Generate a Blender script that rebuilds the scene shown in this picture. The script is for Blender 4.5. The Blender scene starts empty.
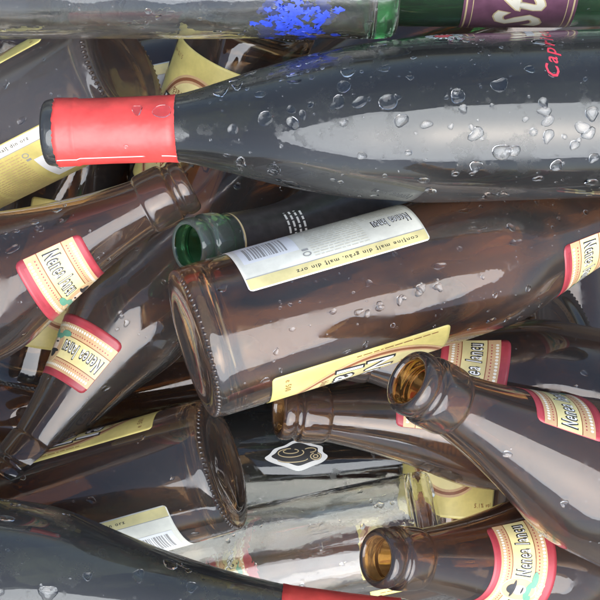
import bpy, bmesh, math, random
from mathutils import Vector, Matrix
random.seed(11)
MM = 0.001
S_PX = 0.467          # millimetres per photo pixel in the plane z = 0
CAM_H = 600.0         # camera height above that plane, millimetres
scene = bpy.context.scene
COL = scene.collection

# ------------------------------------------------------------------ camera
cam_d = bpy.data.cameras.new('camera')
cam = bpy.data.objects.new('camera', cam_d)
COL.objects.link(cam)
cam.location = (0, 0, CAM_H * MM)
cam_d.sensor_width = 36
cam_d.lens = 18 / (300 * S_PX / CAM_H)
cam_d.clip_start = 0.01
cam_d.clip_end = 50
scene.camera = cam

# ------------------------------------------------------------------ light
SUN_EL, SUN_AZ = 60.0, 164.0       # azimuth clockwise from +Y (photo top)
world = bpy.data.worlds.new('World')
scene.world = world
world.use_nodes = True
wn = world.node_tree.nodes
sky = wn.new('ShaderNodeTexSky')
sky.sky_type = 'NISHITA'
sky.sun_disc = False
sky.sun_elevation = math.radians(SUN_EL)
sky.sun_rotation = math.radians(SUN_AZ)
sky.air_density = 1.0
sky.dust_density = 2.5
sky.ozone_density = 1.0
world.node_tree.links.new(sky.outputs[0], wn['Background'].inputs[0])
wn['Background'].inputs[1].default_value = 0.05
sun_d = bpy.data.lights.new('sun', 'SUN')
sun_d.energy = 1.5
sun_d.angle = math.radians(75)
sun_d.color = (0.93, 0.965, 1.0)
sun = bpy.data.objects.new('sun', sun_d)
COL.objects.link(sun)
_az, _el = math.radians(SUN_AZ), math.radians(SUN_EL)
_d = Vector((math.sin(_az) * math.cos(_el), math.cos(_az) * math.cos(_el), math.sin(_el)))
sun.rotation_euler = _d.to_track_quat('Z', 'Y').to_euler()
vs = scene.view_settings
vs.view_transform = 'Standard'
vs.look = 'None'
vs.exposure = 2.25
vs.gamma = 1.0
scene.cycles.use_denoising = True
scene.cycles.max_bounces = 14
scene.cycles.transmission_bounces = 14
scene.cycles.glossy_bounces = 6
scene.cycles.diffuse_bounces = 4
scene.cycles.transparent_max_bounces = 12
scene.cycles.sample_clamp_indirect = 6.0
scene.cycles.caustics_reflective = True
scene.cycles.caustics_refractive = True
scene.cycles.blur_glossy = 0.3


# ------------------------------------------------------------------ materials
class NT:
    def __init__(self, name):
        self.m = bpy.data.materials.new(name)
        self.m.use_nodes = True
        self.t = self.m.node_tree
        self.n = self.t.nodes
        self.n.clear()
        self.out = self.n.new('ShaderNodeOutputMaterial')

    def add(self, kind, **kw):
        nd = self.n.new(kind)
        for k, v in kw.items():
            if k.startswith('in_'):
                nd.inputs[int(k[3:])].default_value = v
            else:
                setattr(nd, k, v)
        return nd

    def link(self, a, b):
        self.t.links.new(a, b)

    def coords(self, scale=(1, 1, 1)):
        tc = self.add('ShaderNodeTexCoord')
        oi = self.add('ShaderNodeObjectInfo')
        mul = self.add('ShaderNodeMath', operation='MULTIPLY', in_1=7.3)
        self.link(oi.outputs['Random'], mul.inputs[0])
        ad = self.add('ShaderNodeVectorMath', operation='ADD')
        self.link(tc.outputs['Object'], ad.inputs[0])
        self.link(mul.outputs[0], ad.inputs[1])
        mp = self.add('ShaderNodeMapping')
        mp.inputs['Scale'].default_value = scale
        self.link(ad.outputs[0], mp.inputs[0])
        return mp.outputs[0]

    def noise(self, vec, scale, detail=4, rough=0.55, dist=0.0):
        nz = self.add('ShaderNodeTexNoise')
        nz.inputs['Scale'].default_value = scale
        nz.inputs['Detail'].default_value = detail
        nz.inputs['Roughness'].default_value = rough
        nz.inputs['Distortion'].default_value = dist
        self.link(vec, nz.inputs['Vector'])
        return nz.outputs[0]

    def ramp(self, fac, a, b, va=0.0, vb=1.0):
        mr = self.add('ShaderNodeMapRange')
        mr.interpolation_type = 'SMOOTHSTEP'
        mr.inputs[1].default_value = a
        mr.inputs[2].default_value = b
        mr.inputs[3].default_value = va
        mr.inputs[4].default_value = vb
        self.link(fac, mr.inputs[0])
        return mr.outputs[0]

    def math(self, op, a, b):
        m = self.add('ShaderNodeMath', operation=op)
        for i, x in enumerate((a, b)):
            if isinstance(x, (int, float)):
                m.inputs[i].default_value = x
            else:
                self.link(x, m.inputs[i])
        m.use_clamp = False
        return m.outputs[0]


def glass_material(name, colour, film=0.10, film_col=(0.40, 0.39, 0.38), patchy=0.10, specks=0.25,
                   bump=0.15, rough=0.015, ior=1.54, patch_scale=75, dried=0.16, residue=None, residue_amt=0.0):
    """tinted bottle glass with dust specks, dried water and a pale film painted in for haze"""
    t = NT(name)
    vec = t.coords()
    big = t.noise(vec, patch_scale, 4, 0.62, 0.0)
    slow = t.noise(vec, 13, 1, 0.4)
    mid = t.noise(vec, 150, 2, 0.6)
    fine = t.noise(vec, 520, 2, 0.65)
    wob = t.noise(vec, 26, 1, 0.4)
    bsum = t.math('ADD', t.math('MULTIPLY', wob, 1.0), t.math('MULTIPLY', mid, 0.05))
    bp = t.add('ShaderNodeBump')
    bp.inputs['Strength'].default_value = bump
    bp.inputs['Distance'].default_value = 0.004
    t.link(bsum, bp.inputs['Height'])
    p = t.add('ShaderNodeBsdfPrincipled')
    p.inputs['Base Color'].default_value = (*colour, 1)
    p.inputs['Transmission Weight'].default_value = 1.0
    p.inputs['IOR'].default_value = ior
    r = t.ramp(big, 0.53, 0.60, rough, rough + dried)
    t.link(r, p.inputs['Roughness'])
    t.link(bp.outputs[0], p.inputs['Normal'])
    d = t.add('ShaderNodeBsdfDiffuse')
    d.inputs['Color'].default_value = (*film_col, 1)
    fac = t.ramp(slow, 0.35, 0.65, film, film + patchy)  # even base amount imitates a hazy veil that lifts the darks
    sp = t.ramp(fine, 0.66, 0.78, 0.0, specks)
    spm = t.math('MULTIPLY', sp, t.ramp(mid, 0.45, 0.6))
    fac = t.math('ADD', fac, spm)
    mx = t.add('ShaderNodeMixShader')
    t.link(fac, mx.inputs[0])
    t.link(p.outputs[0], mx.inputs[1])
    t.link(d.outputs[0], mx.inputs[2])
    res = mx.outputs[0]
    if residue:
        d2 = t.add('ShaderNodeBsdfDiffuse')
        d2.inputs['Color'].default_value = (*residue, 1)
        m2 = t.add('ShaderNodeMixShader')
        rf = t.ramp(t.noise(t.coords((1, 1, 0.35)), 30, 4, 0.6, 0.6), 0.40, 0.60, 0.0, residue_amt)
        t.link(rf, m2.inputs[0])
        t.link(res, m2.inputs[1])
        t.link(d2.outputs[0], m2.inputs[2])
        res = m2.outputs[0]
    t.link(res, t.out.inputs[0])
    return t.m


def inner_material(name, colour, film, film_col, lo=0.42, hi=0.62, ior=1.6):
    """the inner face of the glass: diffuse colour in patches, the brown standing in for light glowing through"""
    t = NT(name)
    p = t.add('ShaderNodeBsdfPrincipled')
    p.inputs['Base Color'].default_value = (*colour, 1)
    p.inputs['Transmission Weight'].default_value = 1.0
    p.inputs['IOR'].default_value = ior
    p.inputs['Roughness'].default_value = 0.03
    d = t.add('ShaderNodeBsdfDiffuse')
    d.inputs['Color'].default_value = (*film_col, 1)
    mx = t.add('ShaderNodeMixShader')
    t.link(t.ramp(t.noise(t.coords((1, 1, 0.4)), 32, 2, 0.6, 0.5), lo, hi, 0.0, film), mx.inputs[0])
    t.link(p.outputs[0], mx.inputs[1])
    t.link(d.outputs[0], mx.inputs[2])
    t.link(mx.outputs[0], t.out.inputs[0])
    return t.m


def plain_material(name, colour, rough=0.5, var=0.12, scale=120, spec=0.5, coat=0.0, bump=0.0, metal=0.0):
    t = NT(name)
    vec = t.coords()
    nz = t.noise(vec, scale, 5, 0.6)
    f = t.ramp(nz, 0.3, 0.7, 1.0 - var, 1.0 + var * 0.5)
    mul = t.add('ShaderNodeVectorMath', operation='SCALE')
    mul.inputs[0].default_value = colour
    t.link(f, mul.inputs['Scale'])
    p = t.add('ShaderNodeBsdfPrincipled')
    t.link(mul.outputs[0], p.inputs['Base Color'])
    p.inputs['Roughness'].default_value = rough
    p.inputs['Specular IOR Level'].default_value = spec
    p.inputs['Coat Weight'].default_value = coat
    p.inputs['Metallic'].default_value = metal
    if bump:
        bp = t.add('ShaderNodeBump')
        bp.inputs['Strength'].default_value = bump
        bp.inputs['Distance'].default_value = 0.001
        t.link(t.noise(vec, 60, 3, 0.5), bp.inputs['Height'])
        t.link(bp.outputs[0], p.inputs['Normal'])
    t.link(p.outputs[0], t.out.inputs[0])
    return t.m


def water_material():
    t = NT('water')
    p = t.add('ShaderNodeBsdfPrincipled')
    p.inputs['Base Color'].default_value = (1, 1, 1, 1)
    p.inputs['Transmission Weight'].default_value = 1
    p.inputs['Roughness'].default_value = 0.0
    p.inputs['IOR'].default_value = 1.33
    t.link(p.outputs[0], t.out.inputs[0])
    return t.m


BROWN_GLOW = (0.50, 0.27, 0.13)  # painted inside the bottles as the brown glow of light through glass
M = {
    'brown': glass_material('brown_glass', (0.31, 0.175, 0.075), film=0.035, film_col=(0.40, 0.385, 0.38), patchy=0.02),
    'brown_warm': glass_material('warm_brown_glass', (0.46, 0.28, 0.13), film=0.03, film_col=(0.40, 0.385, 0.38), patchy=0.02),
    'brown_warm_in': inner_material('warm_brown_glow_inside', (0.40, 0.22, 0.085), 0.42, (0.48, 0.27, 0.12), 0.44, 0.58),  # warm glow of the middle bottle, painted as brown patches
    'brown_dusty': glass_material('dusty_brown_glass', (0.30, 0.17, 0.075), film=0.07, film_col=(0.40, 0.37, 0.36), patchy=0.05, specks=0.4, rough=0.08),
    'brown_dusty_in': None,
    'brown_in': inner_material('brown_glass_inside', (0.44, 0.25, 0.07), 0.16, BROWN_GLOW),
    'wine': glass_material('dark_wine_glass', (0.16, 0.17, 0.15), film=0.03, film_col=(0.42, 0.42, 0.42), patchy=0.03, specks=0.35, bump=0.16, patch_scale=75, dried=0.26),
    'wine_in': inner_material('dark_wine_glass_inside', (0.16, 0.17, 0.12), 0.03, (0.3, 0.28, 0.25)),
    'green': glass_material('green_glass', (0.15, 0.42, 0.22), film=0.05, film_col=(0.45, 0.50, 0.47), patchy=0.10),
    'green_in': inner_material('green_glass_inside', (0.22, 0.66, 0.30), 0.15, (0.10, 0.40, 0.18)),
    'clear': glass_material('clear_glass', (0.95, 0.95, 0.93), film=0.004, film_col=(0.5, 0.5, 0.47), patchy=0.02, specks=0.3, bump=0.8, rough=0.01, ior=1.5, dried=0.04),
    'clear_in': inner_material('clear_glass_inside', (0.95, 0.95, 0.90), 0.06, (0.55, 0.46, 0.30), ior=1.45),
    'water': water_material(),
    'paper': plain_material('cream_paper', (0.80, 0.78, 0.66), 0.45, 0.22, 40, bump=0.12),
    'paper_back': plain_material('paper_reverse', (0.55, 0.42, 0.28), 0.6, 0.15),
    'yellow': plain_material('yellow_print', (0.64, 0.54, 0.18), 0.42, 0.26, 40, bump=0.12),
    'pale': plain_material('pale_yellow_print', (0.68, 0.59, 0.28), 0.42, 0.26, 40, bump=0.12),
    'red': plain_material('red_print', (0.36, 0.045, 0.058), 0.40, 0.25, 50),
    'tan': plain_material('tan_print', (0.55, 0.36, 0.19), 0.42, 0.12),
    'brownp': plain_material('brown_print', (0.24, 0.09, 0.04), 0.45, 0.12),
    'black': plain_material('black_print', (0.025, 0.024, 0.025), 0.4, 0.1),
    'white': plain_material('white_print', (0.80, 0.80, 0.78), 0.42, 0.06),
    'grey': plain_material('grey_print', (0.33, 0.32, 0.30), 0.45, 0.1),
    'faint': plain_material('faint_print', (0.60, 0.57, 0.46), 0.45, 0.1),
    'gold': plain_material('gold_print', (0.62, 0.50, 0.28), 0.35, 0.12),
    'greenp': plain_material('green_print', (0.12, 0.30, 0.20), 0.42, 0.12),
    'bluep': plain_material('blue_print', (0.03, 0.06, 0.46), 0.4, 0.25, 400),
    'skin': plain_material('flesh_print', (0.70, 0.55, 0.42), 0.45, 0.1),
    'plum': plain_material('plum_print', (0.17, 0.075, 0.12), 0.35, 0.25, 90),
    'scarlet': plain_material('scarlet_print', (0.70, 0.05, 0.08), 0.4, 0.1),
    'cream': plain_material('cream_print', (0.78, 0.74, 0.62), 0.4, 0.06),
    'silver': plain_material('silver_label', (0.52, 0.53, 0.53), 0.4, 0.15),
    'darkfoil': plain_material('dark_sleeve', (0.055, 0.05, 0.052), 0.32, 0.25, 200, coat=0.2),
    'capsule': plain_material('red_capsule', (0.64, 0.058, 0.05), 0.40, 0.22, 70, spec=0.5, bump=0.9),
    'capsule_edge': plain_material('capsule_cut_edge', (0.80, 0.50, 0.47), 0.5, 0.1),
}


M['brown_dusty_in'] = M['brown_in']


def ground_material():
    t = NT('dark_wet_ground')
    vec = t.coords()
    nz = t.noise(vec, 25, 8, 0.65)
    cr = t.add('ShaderNodeValToRGB')
    cr.color_ramp.elements[0].position = 0.35
    cr.color_ramp.elements[0].color = (0.012, 0.011, 0.010, 1)
    cr.color_ramp.elements[1].position = 0.7
    cr.color_ramp.elements[1].color = (0.05, 0.043, 0.036, 1)
    t.link(nz, cr.inputs[0])
    p = t.add('ShaderNodeBsdfPrincipled')
    t.link(cr.outputs[0], p.inputs['Base Color'])
    p.inputs['Roughness'].default_value = 0.6
    bp = t.add('ShaderNodeBump')
    bp.inputs['Strength'].default_value = 0.6
    bp.inputs['Distance'].default_value = 0.01
    t.link(nz, bp.inputs['Height'])
    t.link(bp.outputs[0], p.inputs['Normal'])
    t.link(p.outputs[0], t.out.inputs[0])
    return t.m


# ------------------------------------------------------------------ ground
def build_ground():
    bm = bmesh.new()
    bmesh.ops.create_grid(bm, x_segments=60, y_segments=60, size=1.5)
    for v in bm.verts:
        v.co.z = -0.285 + 0.006 * math.sin(v.co.x * 23) * math.cos(v.co.y * 19)
    me = bpy.data.meshes.new('ground')
    bm.to_mesh(me)
    bm.free()
    me.materials.append(ground_material())
    for p in me.polygons:
        p.use_smooth = True
    o = bpy.data.objects.new('ground', me)
    o['kind'] = 'structure'
    COL.objects.link(o)


build_ground()


# ------------------------------------------------------------------ profiles (z from base, radius), millimetres
def chaikin(pts, n=2):
    for _ in range(n):
        q = [pts[0]]
        for a, b in zip(pts[:-1], pts[1:]):
            q.append((a[0] * .75 + b[0] * .25, a[1] * .75 + b[1] * .25))
            q.append((a[0] * .25 + b[0] * .75, a[1] * .25 + b[1] * .75))
        q.append(pts[-1])
        pts = q
    return pts


# (radius, height)
BEER_OUT = [(0, 5), (12, 4.2), (22, 2.2), (26, 0.3), (29, 0), (31.5, 0.3), (33.8, 2.2), (34.8, 5), (35, 9), (35, 20), (35, 80), (35, 138),
            (34.8, 150), (33.4, 160), (29.6, 172), (25, 186), (20.8, 201), (17.2, 216), (14.6, 230), (13.7, 236),
            (13.6, 237.4), (14.5, 238.0), (14.9, 240.5), (14.9, 248), (14.6, 251.6), (13.2, 252.4), (12.7, 253.6), (12.7, 255),
            (13.6, 255.8), (13.9, 257.2), (13.8, 259.4), (13.0, 261.4), (11.6, 262.0)]
BEER_IN = [(10.2, 261.7), (9.4, 260.2), (9.2, 255), (9.6, 240), (10.8, 230), (13.6, 216), (17.4, 201), (21.8, 186), (26.6, 172),
           (30.4, 160), (31.8, 150), (32, 138), (32, 80), (32, 22), (31.2, 14), (27, 9.5), (18, 9), (8, 10.5), (0, 11)]
WINE_OUT = [(0, 28), (10, 24), (22, 9), (28, 1.5), (31, 0), (34, 0.6), (36.8, 3.5), (37.5, 8), (37.5, 60), (37.5, 122), (37.0, 134), (35.4, 146),
            (34.2, 162), (30.8, 180), (26.0, 200), (20.6, 218), (16.2, 234), (14.4, 244), (14.2, 270), (14.2, 291.0),
            (15.1, 291.6), (15.3, 293), (15.2, 297), (14.4, 299.2), (12.6, 300)]
WINE_IN = [(10.8, 299.6), (9.8, 298), (9.6, 280), (10.0, 250), (11.4, 234), (16.8, 218), (22.2, 200), (27.4, 180), (31.0, 162), (32.8, 146),
           (34.0, 134), (34.5, 122), (34.5, 60), (34.5, 12), (32, 6), (26, 8), (14, 26), (6, 32), (0, 33)]
WINE2_OUT = WINE_OUT[:9] + [(37.5, 118), (37.2, 128), (35.6, 139), (31.4, 154), (25.4, 176), (19.8, 202), (17.0, 220), (15.4, 236), (14.4, 246)] + WINE_OUT[18:]
WINE2_IN = WINE_IN[:4] + [(11.6, 236), (13.2, 220), (16, 202), (21.6, 176), (27.6, 154), (31.8, 139), (33.6, 128)] + WINE_IN[11:]
CLEAR_OUT = [(0, 5), (14, 4), (20, 1), (23, 0), (25.5, 0.5), (28, 2.5), (29, 6), (29, 14), (29, 80), (29, 132), (28, 142), (24.5, 154), (19, 167), (15.6, 180),
             (14.2, 194), (13.8, 216), (13.8, 217), (15.6, 217.5), (16, 219), (15.6, 221), (13.6, 222), (13.4, 229), (14.2, 230.2), (14.2, 238), (13.4, 239.6), (12.4, 240)]
CLEAR_IN = [(11.2, 239.6), (10.6, 238), (10.6, 216), (11.2, 194), (12.6, 180), (16, 167), (21.4, 154), (25, 142), (26, 132), (26, 80),
            (26, 16), (25, 11), (20, 9.5), (10, 10.5), (0, 11)]
GREEN_OUT = [(0, 5), (14, 4), (22, 1), (25, 0), (28, 0.5), (31, 2.5), (32, 6), (32, 14), (32, 80), (32, 120), (31, 132), (27.5, 144), (22, 157), (17, 172),
             (14.2, 188), (13.4, 210), (13.3, 221), (14.4, 221.6), (14.9, 223.4), (14.9, 229), (14.3, 231), (13.0, 231.8), (12.8, 233.4), (13.6, 234.2), (13.8, 236.6),
             (13.3, 238.8), (12.2, 240)]
GREEN_IN = [(10.8, 239.6), (10.2, 238), (10.0, 221), (10.2, 210), (11, 188), (13.8, 172), (18.8, 157), (24.4, 144), (28, 132), (29, 120), (29, 80),
            (29, 16), (28, 11), (22, 9.5), (10, 10.5), (0, 11)]
TALL_OUT = [(a, b + (95 if b > 90 else 0)) for a, b in CLEAR_OUT]
TALL_IN = [(a, b + (95 if b > 90 else 0)) for a, b in CLEAR_IN]
PROFILES = {'tall': (TALL_OUT, TALL_IN), 'beer': (BEER_OUT, BEER_IN), 'wine': (WINE_OUT, WINE_IN), 'wine_slim': (WINE2_OUT, WINE2_IN), 'clear': (CLEAR_OUT, CLEAR_IN), 'green': (GREEN_OUT, GREEN_IN)}
HEIGHT = {'tall': 335.0, 'beer': 262.0, 'wine': 300.0, 'wine_slim': 300.0, 'clear': 240.0, 'green': 240.0}
SEG = 80
SMOOTH_OUT = {}
GLASS_MESH = {}


def outer_radius(kind, v):
    pts = SMOOTH_OUT[kind]
    for (r0, z0), (r1, z1) in zip(pts[:-1], pts[1:]):
        if z1 > z0 and z0 <= v <= z1 and r0 > 8:
            return r0 + (r1 - r0) * (v - z0) / (z1 - z0)
    return pts[-1][0]


def glass_mesh(kind, mat):
    key = (kind, mat)
    if key in GLASS_MESH:
        return GLASS_MESH[key]
    o, i = PROFILES[kind]
    o = chaikin(o, 2)
    i = chaikin(i, 2)
    SMOOTH_OUT[kind] = o
    prof = o + i
    n_out = len(o)
    verts, faces, mi = [], [], []
    ring = []
    for r, z in prof:
        if r < 1e-6:
            ring.append([len(verts)])
            verts.append((0, 0, z * MM))
        else:
            ring.append(list(range(len(verts), len(verts) + SEG)))
            for k in range(SEG):
                a = 2 * math.pi * k / SEG
                verts.append((r * math.cos(a) * MM, r * math.sin(a) * MM, z * MM))
    for q, (ra, rb) in enumerate(zip(ring[:-1], ring[1:])):
        m = 0 if q < n_out else 1
        for k in range(SEG):
            k2 = (k + 1) % SEG
            if len(ra) == 1:
                faces.append((ra[0], rb[k2], rb[k]))
            elif len(rb) == 1:
                faces.append((ra[k], ra[k2], rb[0]))
            else:
                faces.append((ra[k], ra[k2], rb[k2], rb[k]))
            mi.append(m)
    me = bpy.data.meshes.new(kind + '_glass')
    me.from_pydata(verts, [], faces)
    me.materials.append(M[mat])
    me.materials.append(M[mat + '_in'])
    me.polygons.foreach_set('material_index', mi)
    me.polygons.foreach_set('use_smooth', [True] * len(faces))
    me.update()
    GLASS_MESH[key] = me
    return me


# ------------------------------------------------------------------ printing on curved glass
TEXT_CACHE = {}


def text_tris(body, bold=0.0, shear=0.0, spacing=1.0, extrude=0.0):
    key = (body, bold, shear, spacing, extrude)
    if key in TEXT_CACHE:
        return TEXT_CACHE[key]
    cu = bpy.data.curves.new('lettering', 'FONT')
    cu.body = body
    cu.offset = bold
    cu.shear = shear
    cu.space_character = spacing
    cu.resolution_u = 2
    cu.extrude = extrude
    ob = bpy.data.objects.new('lettering', cu)
    COL.objects.link(ob)
    dg = bpy.context.evaluated_depsgraph_get()
    dg.update()
    me = ob.evaluated_get(dg).to_mesh()
    me.calc_loop_triangles()
    vs_ = [tuple(v.co) for v in me.vertices]
    ts = [tuple(t.vertices) for t in me.loop_triangles]
    ob.evaluated_get(dg).to_mesh_clear()
    bpy.data.objects.remove(ob)
    bpy.data.curves.remove(cu)
    TEXT_CACHE[key] = (vs_, ts)
    return vs_, ts


class Decal:
    """flat artwork in millimetres (u round the bottle to the right, v up it), later wrapped on the glass"""

    def __init__(self):
        self.v, self.f, self.m = [], [], []

    def rect(self, u0, u1, v0, v1, mat, layer, du=1.3, dv=3.0):
        nu = max(1, math.ceil((u1 - u0) / du))
        nv = max(1, math.ceil((v1 - v0) / dv))
        b = len(self.v)
        for j in range(nv + 1):
            for i in range(nu + 1):
                self.v.append((u0 + (u1 - u0) * i / nu, v0 + (v1 - v0) * j / nv, layer))
        for j in range(nv):
            for i in range(nu):
                a = b + j * (nu + 1) + i
                self.f.append((a, a + 1, a + nu + 2, a + nu + 1))
                self.m.append(mat)

    def ring(self, cu, cv, ru0, rv0, ru1, rv1, mat, layer, a0=0, a1=360, clip=None, n=56):
        """elliptical band between two radii (ru0 = 0: a filled ellipse)"""
        nr = max(1, math.ceil((ru1 - ru0) / 2.2))
        b = len(self.v)
        for j in range(nr + 1):
            t = j / nr
            for i in range(n + 1):
                a = math.radians(a0 + (a1 - a0) * i / n)
                u = cu + (ru0 + (ru1 - ru0) * t) * math.cos(a)
                v = cv + (rv0 + (rv1 - rv0) * t) * math.sin(a)
                if clip:
                    u = min(max(u, clip[0]), clip[1])
                    v = min(max(v, clip[2]), clip[3])
                self.v.append((u, v, layer))
        for j in range(nr):
            for i in range(n):
                a = b + j * (n + 1) + i
                self.f.append((a, a + n + 1, a + n + 2, a + 1))
                self.m.append(mat)

    def blob(self, cu, cv, radii, mat, layer):
        """closed outline given by radii at even angles, filled from its centre"""
        n = len(radii)
        b = len(self.v)
        for t in (0.0, 0.25, 0.5, 0.75, 1.0):
            for i in range(n):
                a = 2 * math.pi * i / n
                self.v.append((cu + radii[i][0] * t * math.cos(a), cv + radii[i][1] * t * math.sin(a), layer))
        for j in range(4):
            for i in range(n):
                k = (i + 1) % n
                self.f.append((b + j * n + i, b + (j + 1) * n + i, b + (j + 1) * n + k, b + j * n + k))
                self.m.append(mat)

    def text(self, body, cu, cv, w, h, mat, layer, rot=0, bold=0.0, shear=0.0, lift=0.0, extrude=0.0, ref=None):
        vs_, ts = text_tris(body, bold, shear, 1.22, extrude)
        rv = vs_ if ref is None else text_tris(body, ref, shear, 1.22, extrude)[0]
        x0, x1 = min(p[0] for p in rv), max(p[0] for p in rv)
        y0, y1 = min(p[1] for p in rv), max(p[1] for p in rv)
        c, s = math.cos(math.radians(rot)), math.sin(math.radians(rot))
        P = []
        for p in vs_:
            x = ((p[0] - x0) / (x1 - x0) - .5) * w
            y = ((p[1] - y0) / (y1 - y0) - .5) * h
            P.append((cu + c * x - s * y, cv + s * x + c * y, layer + (p[2] * lift if extrude else 0)))
        T = [tuple(t) for t in ts]
        out = []
        while T:
            a, b, d = T.pop()
            e = max(((abs(P[i][0] - P[j][0]), i, j, k) for i, j, k in ((a, b, d), (b, d, a), (d, a, b))))
            if e[0] > 1.8:
                _, i, j, k = e
                P.append(tuple((P[i][q] + P[j][q]) / 2 for q in range(3)))
                m_ = len(P) - 1
                T.append((i, m_, k))
                T.append((m_, j, k))
            else:
                out.append((a, b, d))
        b0 = len(self.v)
        self.v += P
        self.f += [tuple(b0 + q for q in t) for t in out]
        self.m += [mat] * len(out)

    def mesh(self, name, kind, theta, v0, rref, h0=0.24, hstep=0.05):
        verts = []
        for u, v, l in self.v:
            vv = v0 + v
            r = outer_radius(kind, vv) + h0 + l * hstep
            a = theta + u / rref
            verts.append((r * math.cos(a) * MM, r * math.sin(a) * MM, vv * MM))
        me = bpy.data.meshes.new(name)
        me.from_pydata(verts, [], self.f)
        mats = sorted(set(self.m))
        for k in mats:
            me.materials.append(M[k])
        me.polygons.foreach_set('material_index', [mats.index(k) for k in self.m])
        me.polygons.foreach_set('use_smooth', [True] * len(self.f))
        me.update()
        return me


def label_sheet(name, kind, theta, v0, w, h, rref, mat, corner=2.0, torn=0.0, thick=0.13, gap=0.05, rnd=None):
    """a closed sheet of paper wrapped on the glass, with rounded corners"""
    rnd = rnd or random.Random(3)
    nu, nv = max(8, math.ceil(w / 1.6)), max(6, math.ceil(h / 1.6))
    verts, faces, mi = [], [], []
    for side in (1, 0):
        for j in range(nv + 1):
            for i in range(nu + 1):
                u = -w / 2 + w * i / nu
                v = h * j / nv
                # pull the corners in
                du, dv = w / 2 - abs(u), min(v, h - v)
                if du < corner and dv < corner:
                    cx = (w / 2 - corner) * (1 if u > 0 else -1)
                    cy = corner if v < h / 2 else h - corner
                    dx, dy = u - cx, v - cy
                    m = max(abs(dx), abs(dy))
                    l = math.hypot(dx, dy)
                    if l > 1e-6:
                        u, v = cx + dx * m / l, cy + dy * m / l
                r = outer_radius(kind, v0 + v) + (gap + thick if side else gap)
                a = theta + u / rref
                verts.append((r * math.cos(a) * MM, r * math.sin(a) * MM, (v0 + v) * MM))
    N = (nu + 1) * (nv + 1)
    for j in range(nv):
        for i in range(nu):
            a = j * (nu + 1) + i
            faces.append((a, a + 1, a + nu + 2, a + nu + 1))
            mi.append(0)
            faces.append((N + a + nu + 1, N + a + nu + 2, N + a + 1, N + a))
            mi.append(1)
    border = [i for i in range(nu + 1)] + [(j + 1) * (nu + 1) - 1 for j in range(1, nv + 1)] + \
             [nv * (nu + 1) + i for i in range(nu - 1, -1, -1)] + [j * (nu + 1) for j in range(nv - 1, 0, -1)]
    for a, b in zip(border, border[1:] + border[:1]):
        faces.append((a, N + a, N + b, b))
        mi.append(0)
    me = bpy.data.meshes.new(name)
    me.from_pydata(verts, [], faces)
    me.materials.append(M[mat])
    me.materials.append(M['paper_back'])
    me.polygons.foreach_set('material_index', mi)
    me.polygons.foreach_set('use_smooth', [True] * (2 * nu * nv) + [False] * (len(faces) - 2 * nu * nv))
    me.update()
    return me


def part(name, me, parent, kind=None, label=None):
    o = bpy.data.objects.new(name, me)
    o.parent = parent
    if kind:
        o['kind'] = kind
    if label:
        o['label'] = label
    COL.objects.link(o)
    return o


# ---- the artwork of each kind of label
def dashes(d, u0, u1, v0, v1, step, mat, layer, rnd, along='v', t=0.42):
    """lines of print too small to read"""
    if along == 'v':
        u = u1
        while u > u0:
            v = v1
            while v > v0:
                l = rnd.uniform(1.2, 4.5)
                d.rect(u - t, u, max(v - l, v0), v, mat, layer, dv=6)
                v -= l + 0.7
            u -= step
    else:
        v = v1
        while v > v0:
            u = u0
            while u < u1:
                l = rnd.uniform(1.0, 3.6)
                d.rect(u, min(u + l, u1), v - t, v, mat, layer)
                u += l + 0.7
            v -= step


def art_neck():
    d = Decal()
    w = 29.8
    h = 32.0
    def band(v0, v1, mat, layer=1, inset=0.0):
        d.rect(-w + (3.0 if mat == 'red' else 0.0), w - (3.0 if mat == 'red' else 0.0), v0, v1, mat, layer, dv=2.0)
    band(3.0, 4.6, 'red')
    band(4.6, 10.4, 'tan')
    band(10.4, 10.9, 'brownp')
    band(10.9, 22.4, 'pale')
    band(22.4, 22.9, 'brownp')
    band(22.9, 28.6, 'tan')
    band(28.6, 29.2, 'red')
    for k in range(-21, 22):
        u = k * 1.3
        for v in (6.2, 26.6):
            d.ring(u, v, 0, 0, 0.5, 0.8, 'cream', 2, n=8)
        for v in (8.8, 24.4):
            d.ring(u, v, 0, 0, 0.3, 0.4, 'red', 2, n=6)
    for c in (-17.2, 17.2):
        d.text('Nenea Iancu', c, 16.6, 22.5, 8.4, 'black', 2, bold=0.075, shear=0.12, ref=0.075)
        d.text('Nenea Iancu', c, 16.6, 21.3, 7.2, 'white', 3, bold=0.0, shear=0.12, ref=0.0)
    # plain medallion in the middle, above a green ribbon
    d.ring(0, 17, 0, 0, 5.6, 9.4, 'gold', 3, n=28)
    d.ring(0, 17, 0, 0, 5.0, 8.6, 'tan', 4, n=28)
    d.ring(0, 10.5, 0, 0, 4.4, 3.2, 'greenp', 5, 0, 180, n=20)
    d.ring(0, 16.4, 0, 0, 2.3, 3.4, 'skin', 6, n=20)
    d.ring(0, 19.6, 0, 0, 4.2, 0.9, 'black', 7, n=20)
    d.ring(0, 19.8, 0, 0, 2.4, 3.4, 'black', 7, 0, 180, n=20)
    d.ring(0, 15.0, 0, 0, 1.6, 0.5, 'black', 7, n=12)
    d.ring(-5, 10, 0, 0, 3.4, 1.6, 'greenp', 5, n=16)
    d.ring(5, 10, 0, 0, 3.4, 1.6, 'greenp', 5, n=16)
    for c in (-3.4, 0, 3.4):
        d.ring(c, 6.2, 0.8, 1.3, 1.1, 1.8, 'gold', 3, 20, 300, n=14)
    return d


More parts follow.
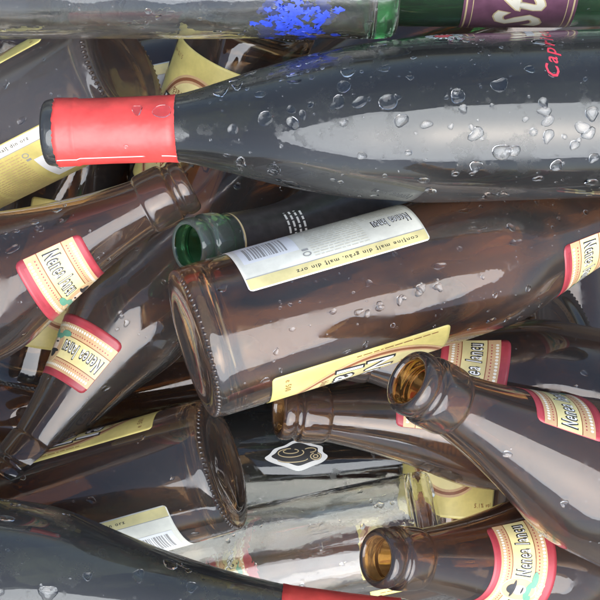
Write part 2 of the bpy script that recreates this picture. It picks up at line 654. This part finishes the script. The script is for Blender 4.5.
def art_front():
    d = Decal()
    w, h = 30.0, 86.0
    d.ring(0, 50, 22.5, 34, 26.5, 38.5, 'tan', 1, n=72, clip=(-w + .6, w - .6, .6, h - .6))
    d.ring(0, 50, 23.6, 35.4, 25.2, 37.1, 'brownp', 2, n=72, clip=(-w + .6, w - .6, .6, h - .6))
    d.ring(0, 50, 0, 0, 22.5, 34, 'pale', 1, n=72)
    for v, body, s in ((52, 'Nenea', 0), (37, 'Iancu', 0)):
        d.text(body, 0, v, 45, 15, 'black', 3, bold=0.06, shear=0.1, ref=0.06)
        d.text(body, 0, v, 42.5, 13, 'white', 4, bold=0.01, shear=0.1, ref=0.01)
    d.text('Bere Ale', 0, 66, 24, 4.6, 'brownp', 3, bold=0.01)
    d.text('blondă nefiltrată', 0, 26, 30, 4.2, 'brownp', 3, bold=0.008)
    d.text('5,1% vol', 22.3, 7.5, 11, 2.8, 'brownp', 3)
    d.text('e 500', -22.0, 7.5, 9.0, 2.8, 'brownp', 3)
    rnd = random.Random(5)
    dashes(d, -28.6, -27.2, 40, 80, 1.6, 'brownp', 3, rnd, 'v')
    dashes(d, 27.2, 28.6, 40, 80, 1.6, 'brownp', 3, rnd, 'v')
    return d


def art_back(yellow=False):
    """printed sideways: lines run down the bottle, their tops to the right"""
    d = Decal()
    w, h = 29.0, 86.0
    d.rect(w - 6.2, w - 0.6, 0.6, h - 0.6, 'cream' if yellow else 'pale', 1)
    d.rect(w - 6.6, w - 6.2, 0.6, h - 0.6, 'grey', 1)
    d.text('conține malț din grâu, malț din orz', w - 3.4, 52, 58, 2.5, 'black', 2, rot=-90, bold=0.01)
    rnd = random.Random(9)
    ink = 'tan' if yellow else 'faint'
    d.text('Nenea Iancu', 12, 74, 18, 7, 'black', 2, rot=-90, bold=0.06, ref=0.06)
    d.text('Nenea Iancu', 12, 74, 17, 6, 'white', 3, rot=-90, bold=0.01, ref=0.01)
    dashes(d, -26, 5, 62, 83, 1.7, ink, 2, rnd, 'v')
    dashes(d, -26, w - 8.5, 34, 60, 1.7, ink, 2, rnd, 'v')
    # bar code and small boxes at the foot
    d.rect(-6, 14, 3, 29, 'white', 1)
    v = 6.0
    while v < 25:
        t = rnd.choice((0.4, 0.4, 0.8, 1.2))
        d.rect(-1, 12, v, v + t, 'grey', 2)
        v += t + rnd.choice((0.4, 0.5, 0.9))
    d.rect(-24, -10, 6, 6.4, 'gold', 2)
    d.rect(-24, -10, 26, 26.4, 'gold', 2)
    d.rect(-24, -23.6, 6.4, 26, 'gold', 2)
    d.rect(-10.4, -10, 6.4, 26, 'gold', 2)
    dashes(d, -22, -12, 8, 24, 2.4, 'faint', 3, rnd, 'v')
    d.ring(w - 11, 31, 1.0, 1.4, 1.5, 2.0, 'grey', 2, n=14)
    d.rect(w - 14.5, w - 13.2, 29.5, 32.5, 'grey', 2)
    return d


def art_green():
    d = Decal()
    w = 33.0
    d.rect(-w, w, 0, 54, 'plum', 1)
    for v in (1.2, 52.0):
        d.rect(-w, w, v, v + 0.8, 'gold', 2)
    d.rect(-w, w, 4.4, 4.8, 'gold', 2)
    d.rect(-w, w, 49.2, 49.6, 'gold', 2)
    d.text('Star', 0, 27, 52, 25, 'gold', 2, bold=0.045, shear=0.35, ref=0.045)
    d.text('Star', 0, 27, 50.5, 23.5, 'cream', 3, bold=0.022, shear=0.35, ref=0.022)
    return d


DECALS = {}


def decal_mesh(kind_art, builder, kind, theta, v0, rref):
    if kind_art not in DECALS:
        DECALS[kind_art] = builder()
    return DECALS[kind_art].mesh(kind_art, kind, theta, v0, rref)


# ------------------------------------------------------------------ water drops
def drops_mesh(kind, n, rnd, zones, size=(0.5, 2.2), spread=75, vr=(10, 200), extra=(), lift=0.03):
    """flattened irregular beads sitting on the glass; zones are label areas kept dry"""
    verts, faces = [], []
    spots = list(extra)
    tries = 0
    while len(spots) < n + len(extra) and tries < n * 20:
        tries += 1
        th = math.radians(rnd.uniform(-spread, spread))
        v = rnd.uniform(*vr)
        s = size[0] + (size[1] - size[0]) * rnd.random() ** 2.6
        bad = False
        for (t0, t1, v0, v1) in zones:
            r_ = outer_radius(kind, v)
            if t0 - s / r_ < th < t1 + s / r_ and v0 - s < v < v1 + s:
                bad = True
        if not bad:
            spots.append((th, v, s))
    for th, v, s in spots:
        na = 14 if s > 0.9 else 9
        ph = [rnd.uniform(0, 6.28) for _ in range(3)]
        am = [rnd.uniform(0.05, 0.25), rnd.uniform(0, 0.28), rnd.uniform(0, 0.2)]
        el = rnd.uniform(0.75, 1.5) if s > 0.9 else rnd.uniform(0.9, 1.15)
        hh = s * rnd.uniform(0.10, 0.19)
        b = len(verts)
        rings = [(1.0, 0.0), (1.02, 0.16), (0.93, 0.45), (0.74, 0.74), (0.42, 0.94)]
        def put(u, w, h):
            vv = v + w
            r = outer_radius(kind, vv) + lift + h
            a = th + u / outer_radius(kind, v)
            verts.append((r * math.cos(a) * MM, r * math.sin(a) * MM, vv * MM))
        for f, hf in rings:
            for i in range(na):
                a = 2 * math.pi * i / na
                rr = s * f * (1 + am[0] * math.cos(a + ph[0]) + am[1] * math.cos(2 * a + ph[1]) + am[2] * math.cos(3 * a + ph[2]))
                put(rr * math.cos(a), rr * math.sin(a) * el, hh * hf)
        put(0, 0, hh)
        put(0, 0, 0)
        top, bot = len(verts) - 2, len(verts) - 1
        for j in range(len(rings) - 1):
            for i in range(na):
                k = (i + 1) % na
                faces.append((b + j * na + i, b + j * na + k, b + (j + 1) * na + k, b + (j + 1) * na + i))
        j = len(rings) - 1
        for i in range(na):
            k = (i + 1) % na
            faces.append((b + j * na + i, b + j * na + k, top))
            faces.append((b + k, b + i, bot))
    me = bpy.data.meshes.new('water_drops')
    me.from_pydata(verts, [], faces)
    me.materials.append(M['water'])
    me.polygons.foreach_set('use_smooth', [True] * len(faces))
    me.update()
    return me


KNURL = {}


def knurl_mesh(kind, mat):
    if kind in KNURL:
        return KNURL[kind]
    verts, faces = [], []
    n = 76
    for q in range(n):
        a0 = 2 * math.pi * q / n
        b = len(verts)
        c = Vector((33.3 * math.cos(a0), 33.3 * math.sin(a0), 1.6))
        out = Vector((math.cos(a0) * .7, math.sin(a0) * .7, -.7)).normalized()
        tan = Vector((-math.sin(a0), math.cos(a0), 0))
        up = out.cross(tan)
        for f, hf in ((1, 0.0), (.72, .65)):
            for i in range(6):
                a = math.pi / 3 * i
                p = c + tan * (0.85 * f * math.cos(a)) + up * (1.5 * f * math.sin(a)) + out * (0.75 * hf - .05)
                verts.append(tuple(p * MM))
        verts.append(tuple((c + out * 0.75) * MM))
        for i in range(6):
            k = (i + 1) % 6
            faces.append((b + i, b + k, b + 6 + k, b + 6 + i))
            faces.append((b + 6 + i, b + 6 + k, b + 12))
    me = bpy.data.meshes.new('knurled_heel')
    me.from_pydata(verts, [], faces)
    me.materials.append(M[mat])
    me.polygons.foreach_set('use_smooth', [True] * len(faces))
    me.update()
    KNURL[kind] = me
    return me


# ------------------------------------------------------------------ a bottle in the heap
def place(o, kind, d, px, py, angle, tilt, z):
    """o stands on its base; d = distance from the mouth of the axis point seen at (px, py)"""
    k = S_PX * (CAM_H - z) / CAM_H
    p = Vector(((px - 300) * k, (300 - py) * k, z))
    a, t = math.radians(angle), math.radians(tilt)
    dr = Vector((math.cos(a) * math.cos(t), math.sin(a) * math.cos(t), math.sin(t)))   # mouth -> base
    base = p + dr * (HEIGHT[kind] - d)
    ez = -dr
    mid = p
    view = Vector((0, 0, CAM_H)) - mid
    ex = (view - ez * view.dot(ez)).normalized()
    ey = ez.cross(ex)
    mat = Matrix((ex, ey, ez)).transposed().to_4x4()
    mat.translation = base * MM
    o.matrix_world = mat


def bottle(name, kind, glass, pos, label, category='bottle', group=None):
    e = bpy.data.objects.new(name, None)
    e.empty_display_size = 0.02
    COL.objects.link(e)
    place(e, kind, *pos)
    e['label'] = label
    e['category'] = category
    if group:
        e['group'] = group
    g = part('glass_body', glass_mesh(kind, glass), e)
    return e


R = math.radians
NECK_HW = 29.0 / 21.0


def beer(pos, label, spin=None, neck=None, yellow_back=False, back_mat='paper', n_drops=45, seed=1, labels=('back', 'front', 'neck'), glass='brown', drop_v=(8, 215), extra=(), size=(0.45, 2.0)):
    """spin: angle (from the side facing up) of the right edge of the back label, in degrees"""
    e = bottle('beer_bottle', 'beer', glass, pos, label, group='brown beer bottles in the heap')
    part('knurled_heel', knurl_mesh('beer', 'brown'), e, 'stuff')
    zones = []
    if spin is not None:
        if 'back' in labels:
            c = R(spin) - 29.0 / 35
            s = part('back_label', label_sheet('back_label', 'beer', c, 26, 58, 86, 35.0, 'yellow' if yellow_back else back_mat), e)
            part('print', decal_mesh('back_print_yellow' if yellow_back else 'back_print', lambda: art_back(yellow_back), 'beer', c, 26, 35.0), s)
            zones.append((c - 29 / 35, c + 29 / 35, 26, 112))
        if 'front' in labels:
            c = R(spin + 68) + 30.0 / 35
            s = part('front_label', label_sheet('front_label', 'beer', c, 26, 60, 86, 35.0, 'yellow'), e)
            part('print', decal_mesh('front_print', art_front, 'beer', c, 26, 35.0), s)
            zones.append((c - 30 / 35, c + 30 / 35, 26, 112))
    if neck is None and spin is not None:
        neck = spin + 68 + 49
    if neck is not None and 'neck' in labels:
        c = R(neck)
        s = part('neck_label', label_sheet('neck_label', 'beer', c, 174, 60, 32.2, 21.0, 'red', corner=3.0), e)
        part('print', decal_mesh('neck_print', art_neck, 'beer', c, 174, 21.0), s)
        zones.append((c - NECK_HW, c + NECK_HW, 174, 207))
    if n_drops:
        part('water_drops', drops_mesh('beer', n_drops, random.Random(seed), zones, size, vr=drop_v, extra=extra), e, 'stuff')
    return e


# ---- red capsule
def capsule_mesh(kind, v0, v1, seed):
    rnd = random.Random(seed)
    verts, faces = [], []
    rows = [(v0, 0.42), (v0 + 4, 0.45), (v0 + 30, 0.5), (v1 - 10.5, 0.55), (v1 - 9.6, 1.0), (v1 - 8.8, 1.15), (v1 - 8, 1.0), (v1 - 6.8, 1.05), (v1 - 2, 1.1), (v1, 1.0)]
    n = 90
    edge = [rnd.uniform(-0.5, 0.25) for _ in range(n)]
    base = [rnd.uniform(-0.12, 0.12) for _ in range(n)]
    for side in (0, 1):
        for j, (v, h) in enumerate(rows):
            for i in range(n):
                a = 2 * math.pi * i / n
                vv = v + (edge[i] if j == len(rows) - 1 else 0) + (base[i] if j == 0 else 0)
                r = 14.35 + h + 0.05 * math.sin(5 * a + v * .3) - (0.3 if side else 0)
                r = max(r, outer_radius(kind, vv) + (0.12 if side else 0.35))
                verts.append((r * math.cos(a) * MM, r * math.sin(a) * MM, vv * MM))
    m = len(rows)
    for j in range(m - 1):
        for i in range(n):
            k = (i + 1) % n
            faces.append((j * n + i, j * n + k, (j + 1) * n + k, (j + 1) * n + i))
            q = m * n
            faces.append((q + (j + 1) * n + i, q + (j + 1) * n + k, q + j * n + k, q + j * n + i))
    for i in range(n):
        k = (i + 1) % n
        q = m * n
        faces.append((i, q + i, q + k, k))
        t = (m - 1) * n
        faces.append((t + k, q + t + k, q + t + i, t + i))
    me = bpy.data.meshes.new('capsule')
    me.from_pydata(verts, [], faces)
    me.materials.append(M['capsule'])
    me.materials.append(M['capsule_edge'])
    mi = [0] * len(faces)
    for q in range(2 * n):
        mi[-1 - q] = 1
    me.polygons.foreach_set('material_index', mi)
    me.polygons.foreach_set('use_smooth', [True] * (len(faces) - 2 * n) + [False] * 2 * n)
    me.update()
    return me


def seam_mesh(kind, theta, v0, v1):
    d = Decal()
    d.rect(-0.35, 0.35, 0, v1 - v0, 'capsule_edge', 0, dv=1.5)
    verts = []
    for u, v, l in d.v:
        vv = v0 + v
        r = max(14.35 + (0.56 if vv < v1 - 9 else 1.2), outer_radius(kind, vv) + .4) + 0.08
        a = theta + u / 15
        verts.append((r * math.cos(a) * MM, r * math.sin(a) * MM, vv * MM))
    me = bpy.data.meshes.new('seam')
    me.from_pydata(verts, [], d.f)
    me.materials.append(M['capsule_edge'])
    return me


def wine(pos, label, seed, n_drops=60, seam=-52, extra=(), kind='wine'):
    e = bottle('wine_bottle', kind, 'wine', pos, label, group='dark wine bottles with red capsules')
    c = part('capsule', capsule_mesh(kind, 240, 294.2, seed), e)
    part('seam', seam_mesh(kind, R(seam), 240.2, 293.6), c)
    part('water_drops', drops_mesh(kind, n_drops, random.Random(seed), [(-3.2, 3.2, 238, 300)], (0.45, 3.6), vr=(40, 225), extra=extra), e, 'stuff')
    return e


# ================================================================== the heap
# ---- wine bottle across the top
A = wine((0, 45, 133, 1.9, 0.5, 19.3), 'dark wine bottle with red capsule lying across the upper half', 21, 170, extra=[(R(-4), 214, 2.4), (R(6), 200, 3.0), (R(2), 188, 2.8), (R(-14), 80, 3.0), (R(-22), 95, 2.4), (R(-10), 110, 2.6), (R(-30), 60, 2.6), (R(14), 118, 3.4), (R(22), 100, 3.0)])
part('water_drops', drops_mesh('wine', 0, random.Random(8), [], extra=[(R(30), 246, 2.9), (R(36), 256, 2.6), (R(-30), 262, 1.0)], lift=0.85), A, 'stuff')
d = Decal()
d.text('Capricco', 12, 0, 40, 7.5, 'scarlet', 0, bold=0.012, shear=0.4)
for k in range(7):
    d.rect(20 + k * 1.6, 20.8 + k * 1.6, 5, 8.5, 'white', 0)
part('lettering', d.mesh('lettering', 'wine', R(38), 76, 37.5, h0=0.05), A)
d = Decal()
for k in range(18):
    a = k * 20
    d.ring(0, 0, 3.4, 5.0, 5.4, 8.4, 'white', 0, a, a + 9, n=3)
d.ring(0, 0, 0, 0, 2.9, 4.3, 'scarlet', 0, n=24)
part('emblem', d.mesh('emblem', 'wine', R(76), 120, 37.5, h0=0.05), A)

# ---- wine bottle in the bottom left corner
Bt = wine((0, 410, 634, 172.8, 0, 16), 'dark wine bottle with red capsule at the bottom left edge', 22, 70, seam=30, extra=[(R(18), 150, 3.6), (R(12), 118, 3.2), (R(30), 170, 2.6), (R(4), 140, 3.4)]+[(R(20), 185, 2.4)], kind='wine_slim')

# ---- brown beer bottles
beer((262, 190, 345, 196.5, 14.5, 25.4), 'large brown beer bottle in the middle, base to the left, cream back label up', spin=-24, glass='brown_warm', seed=31, n_drops=110, extra=[(R(12), 70 + q * 9.5, 1.5 + (q % 3) * 0.4) for q in range(5)])
beer((262, 126, 68, 22, 23, -46), 'brown beer bottle under the red capsule, with yellow back label, top left', spin=-8, yellow_back=True, glass='brown_dusty', seed=32, n_drops=90)
beer((262, 226, 463, 16.8, 10, -58), 'brown beer bottle with dark round base facing right, lower left', spin=-19, seed=33, n_drops=45)
beer((0, 190, 183, 207, 2, -14), 'brown beer bottle at the left edge, mouth touching the red capsule', spin=None, neck=75, seed=34, n_drops=110)
beer((0, 8, 482, 55, -17.4, -63), 'brown beer bottle with its neck pointing down to the left edge', spin=None, neck=70, seed=35, n_drops=80)
beer((0, 407, 380, -28.1, -28.9, 77.2), 'brown beer bottle with amber open mouth right of the middle', spin=None, neck=113, seed=36, n_drops=30)
beer((0, 376, 558, -9, -35.5, 14.4), 'brown beer bottle with open mouth at the bottom right', spin=None, neck=-35, seed=37, n_drops=30)
beer((0, 278, 412, -4.5, -16.5, -45), 'brown beer bottle neck lying under the middle bottle', spin=None, neck=70, seed=38, n_drops=20)
beer((60, 440, 368, -11, -3.7, -45), 'dark brown beer bottle with red neck label behind the amber mouth', spin=40, neck=-38, seed=39, n_drops=30)
beer((262, 568, 335, 24, 36, -95), 'brown beer bottle base in the gap at the right edge', spin=None, seed=40, n_drops=20)
beer((236, 446, 502, -95, -6, -150), 'brown beer bottle with yellow front label upright beneath the open mouths', spin=-118, seed=41, n_drops=10)
beer((262, 258, 8, 66, 28, -88), 'brown beer bottle with upside down yellow front label behind the wine bottle', spin=-92, seed=42, n_drops=10)
beer((200, 130, 92, 12, 0, -150), 'brown beer bottle with pale back label deep beneath the capsule', spin=20, back_mat='silver', seed=43, n_drops=0)
beer((150, 65, 200, -100, -4.4, -170), 'brown beer bottle with red and yellow label deep at the left', spin=-100, seed=44, n_drops=0)

# ---- bottles of the layer below, seen only through the gaps
for q, (pos, lab, sd) in enumerate((
        ((130, 60, 400, 8, 0, -215), 'brown bottle lying deep in the dark gap at the left edge', 81),
        ((130, 280, 395, 75, 0, -225), 'brown bottle deep below the middle bottle, in the dark gap', 82),
        ((130, 560, 300, 95, 0, -225), 'brown bottle deep in the gap at the right edge', 83),
        ((130, 330, 560, 12, 0, -200), 'brown bottle with pale labels seen through the clear glass bottle', 87),
        ((130, 420, 50, 20, 0, -180), 'brown bottle deep in the gap under the green corner bottle', 85),
        ((130, 10, 30, 100, 0, -190), 'brown bottle deep in the top left corner gap', 86),
        ((130, 290, 170, 5, 0, -215), 'brown bottle deep in the dark gap beside the green mouth', 84))):
    beer(pos, lab, spin=-118 if sd == 87 else None, seed=sd, n_drops=0)

# ---- dark bottle with a white emblem, deep
O = bottle('wine_bottle', 'wine', 'wine', (290, 396, 460, 3, 3, -165), 'dark bottle with white scroll emblem under the clear glass bottle')
d = Decal()
rr = []
for i in range(60):
    a = 2 * math.pi * i / 60
    rr.append((7 + 1.2 * math.cos(2 * a) + 0.7 * math.cos(6 * a), 17 + 1.6 * math.cos(3 * a + 1) + 0.8 * math.cos(7 * a)))
d.blob(0, 0, rr, 'white', 0)
d.blob(0.6, 0, [(a * .74, b * .80) for a, b in rr], 'black', 1)
for cu, cv, ru, rv, a0, a1 in ((1.5, 4, 2.2, 7, 0, 300), (2.4, 4, 1.0, 4, 40, 330), (-2.2, 3, 1.4, 8, 90, 270), (-1, -10, 1.6, 2.6, 20, 340),
                               (-1, -10, 0.6, 1.0, 0, 360), (2.6, -7, 1.0, 3.0, 180, 420)):
    d.ring(cu, cv, ru, rv, ru + 0.5, rv + 0.6, 'gold', 2, a0, a1, n=30)
    d.ring(cu, cv, ru + 0.5, rv + 0.6, ru + 0.7, rv + 0.85, 'black', 2, a0, a1, n=30)
part('emblem', d.mesh('emblem', 'wine', R(8), 66, 37.5), O)

# ---- green bottle mouth beside the middle bottle
K = bottle('green_bottle', 'green', 'green', (0, 187, 247, 10.9, -40, -8), 'green glass bottle mouth with dark sleeve next to the cream label')
slv = part('sleeve', label_sheet('sleeve', 'green', 0, 110, 90, 106, 14.2, 'darkfoil', corner=0.5), K)
d = Decal()
d.rect(-44, 44, 46.6, 47.6, 'gold', 1, dv=1)
for q, body in enumerate(range(4)):
    dashes(d, -4, 10, 10 + q * 3.0, 11.2 + q * 3.0, 2.6, 'white', 1, random.Random(50 + q), 'u', t=1.2)
part('print', d.mesh('print', 'green', 0, 168, 14.2), slv)

# ---- green bottle at the top right
S = bottle('green_bottle', 'green', 'green', (175, 520, -40, 0, 0, -27.8), 'green beer bottle with plum label at the top right corner')
s = part('front_label', label_sheet('front_label', 'green', R(-28), 41, 66, 54, 32.0, 'plum'), S)
part('print', decal_mesh('green_print', art_green, 'green', R(-28), 41, 32.0), s)
part('water_drops', drops_mesh('green', 60, random.Random(61), [], (0.4, 1.6), vr=(10, 200)), S, 'stuff')

# ---- clear glass bottles
Rb = bottle('clear_bottle', 'tall', 'clear', (335, 398, -26, 0, 0, 15), 'clear glass bottle with torn blue print along the top edge')
rnd = random.Random(70)
d = Decal()
for q in range(60):
    rr = [(rnd.uniform(1.5, 4.5), rnd.uniform(1.5, 5.5)) for _ in range(12)]
    d.blob(rnd.uniform(-22, 14), rnd.uniform(0, 34), rr, 'bluep', q % 3)
part('blue_print', d.mesh('blue_print', 'tall', R(-138), 28, 29.0), Rb)
d = Decal()
for q in range(75):
    rr = [(rnd.uniform(0.7, 2.4), rnd.uniform(0.8, 3.2)) for _ in range(14)]
    d.blob(rnd.gauss(-6, 8), rnd.gauss(17, 8), rr, 'bluep', q % 3)
part('blue_print', d.mesh('blue_print', 'tall', R(-38), 28, 29.0), Rb)
part('water_drops', drops_mesh('tall', 120, random.Random(71), [], (0.4, 2.0), vr=(8, 230)), Rb, 'stuff')

Q = bottle('clear_bottle', 'clear', 'clear', (240, 440, 522, 12.5, 6.4, -91), 'clear glass bottle with embossed letters below the middle')
d = Decal()
d.text('HB', 0, 0, 17, 11, 'clear', 0, bold=0.01, extrude=0.08, lift=10)
part('embossing', d.mesh('embossing', 'clear', R(8), 62, 29.0, h0=0.35, hstep=0.5), Q)
part('water_drops', drops_mesh('clear', 130, random.Random(72), [], (0.4, 1.8), vr=(6, 220)), Q, 'stuff')
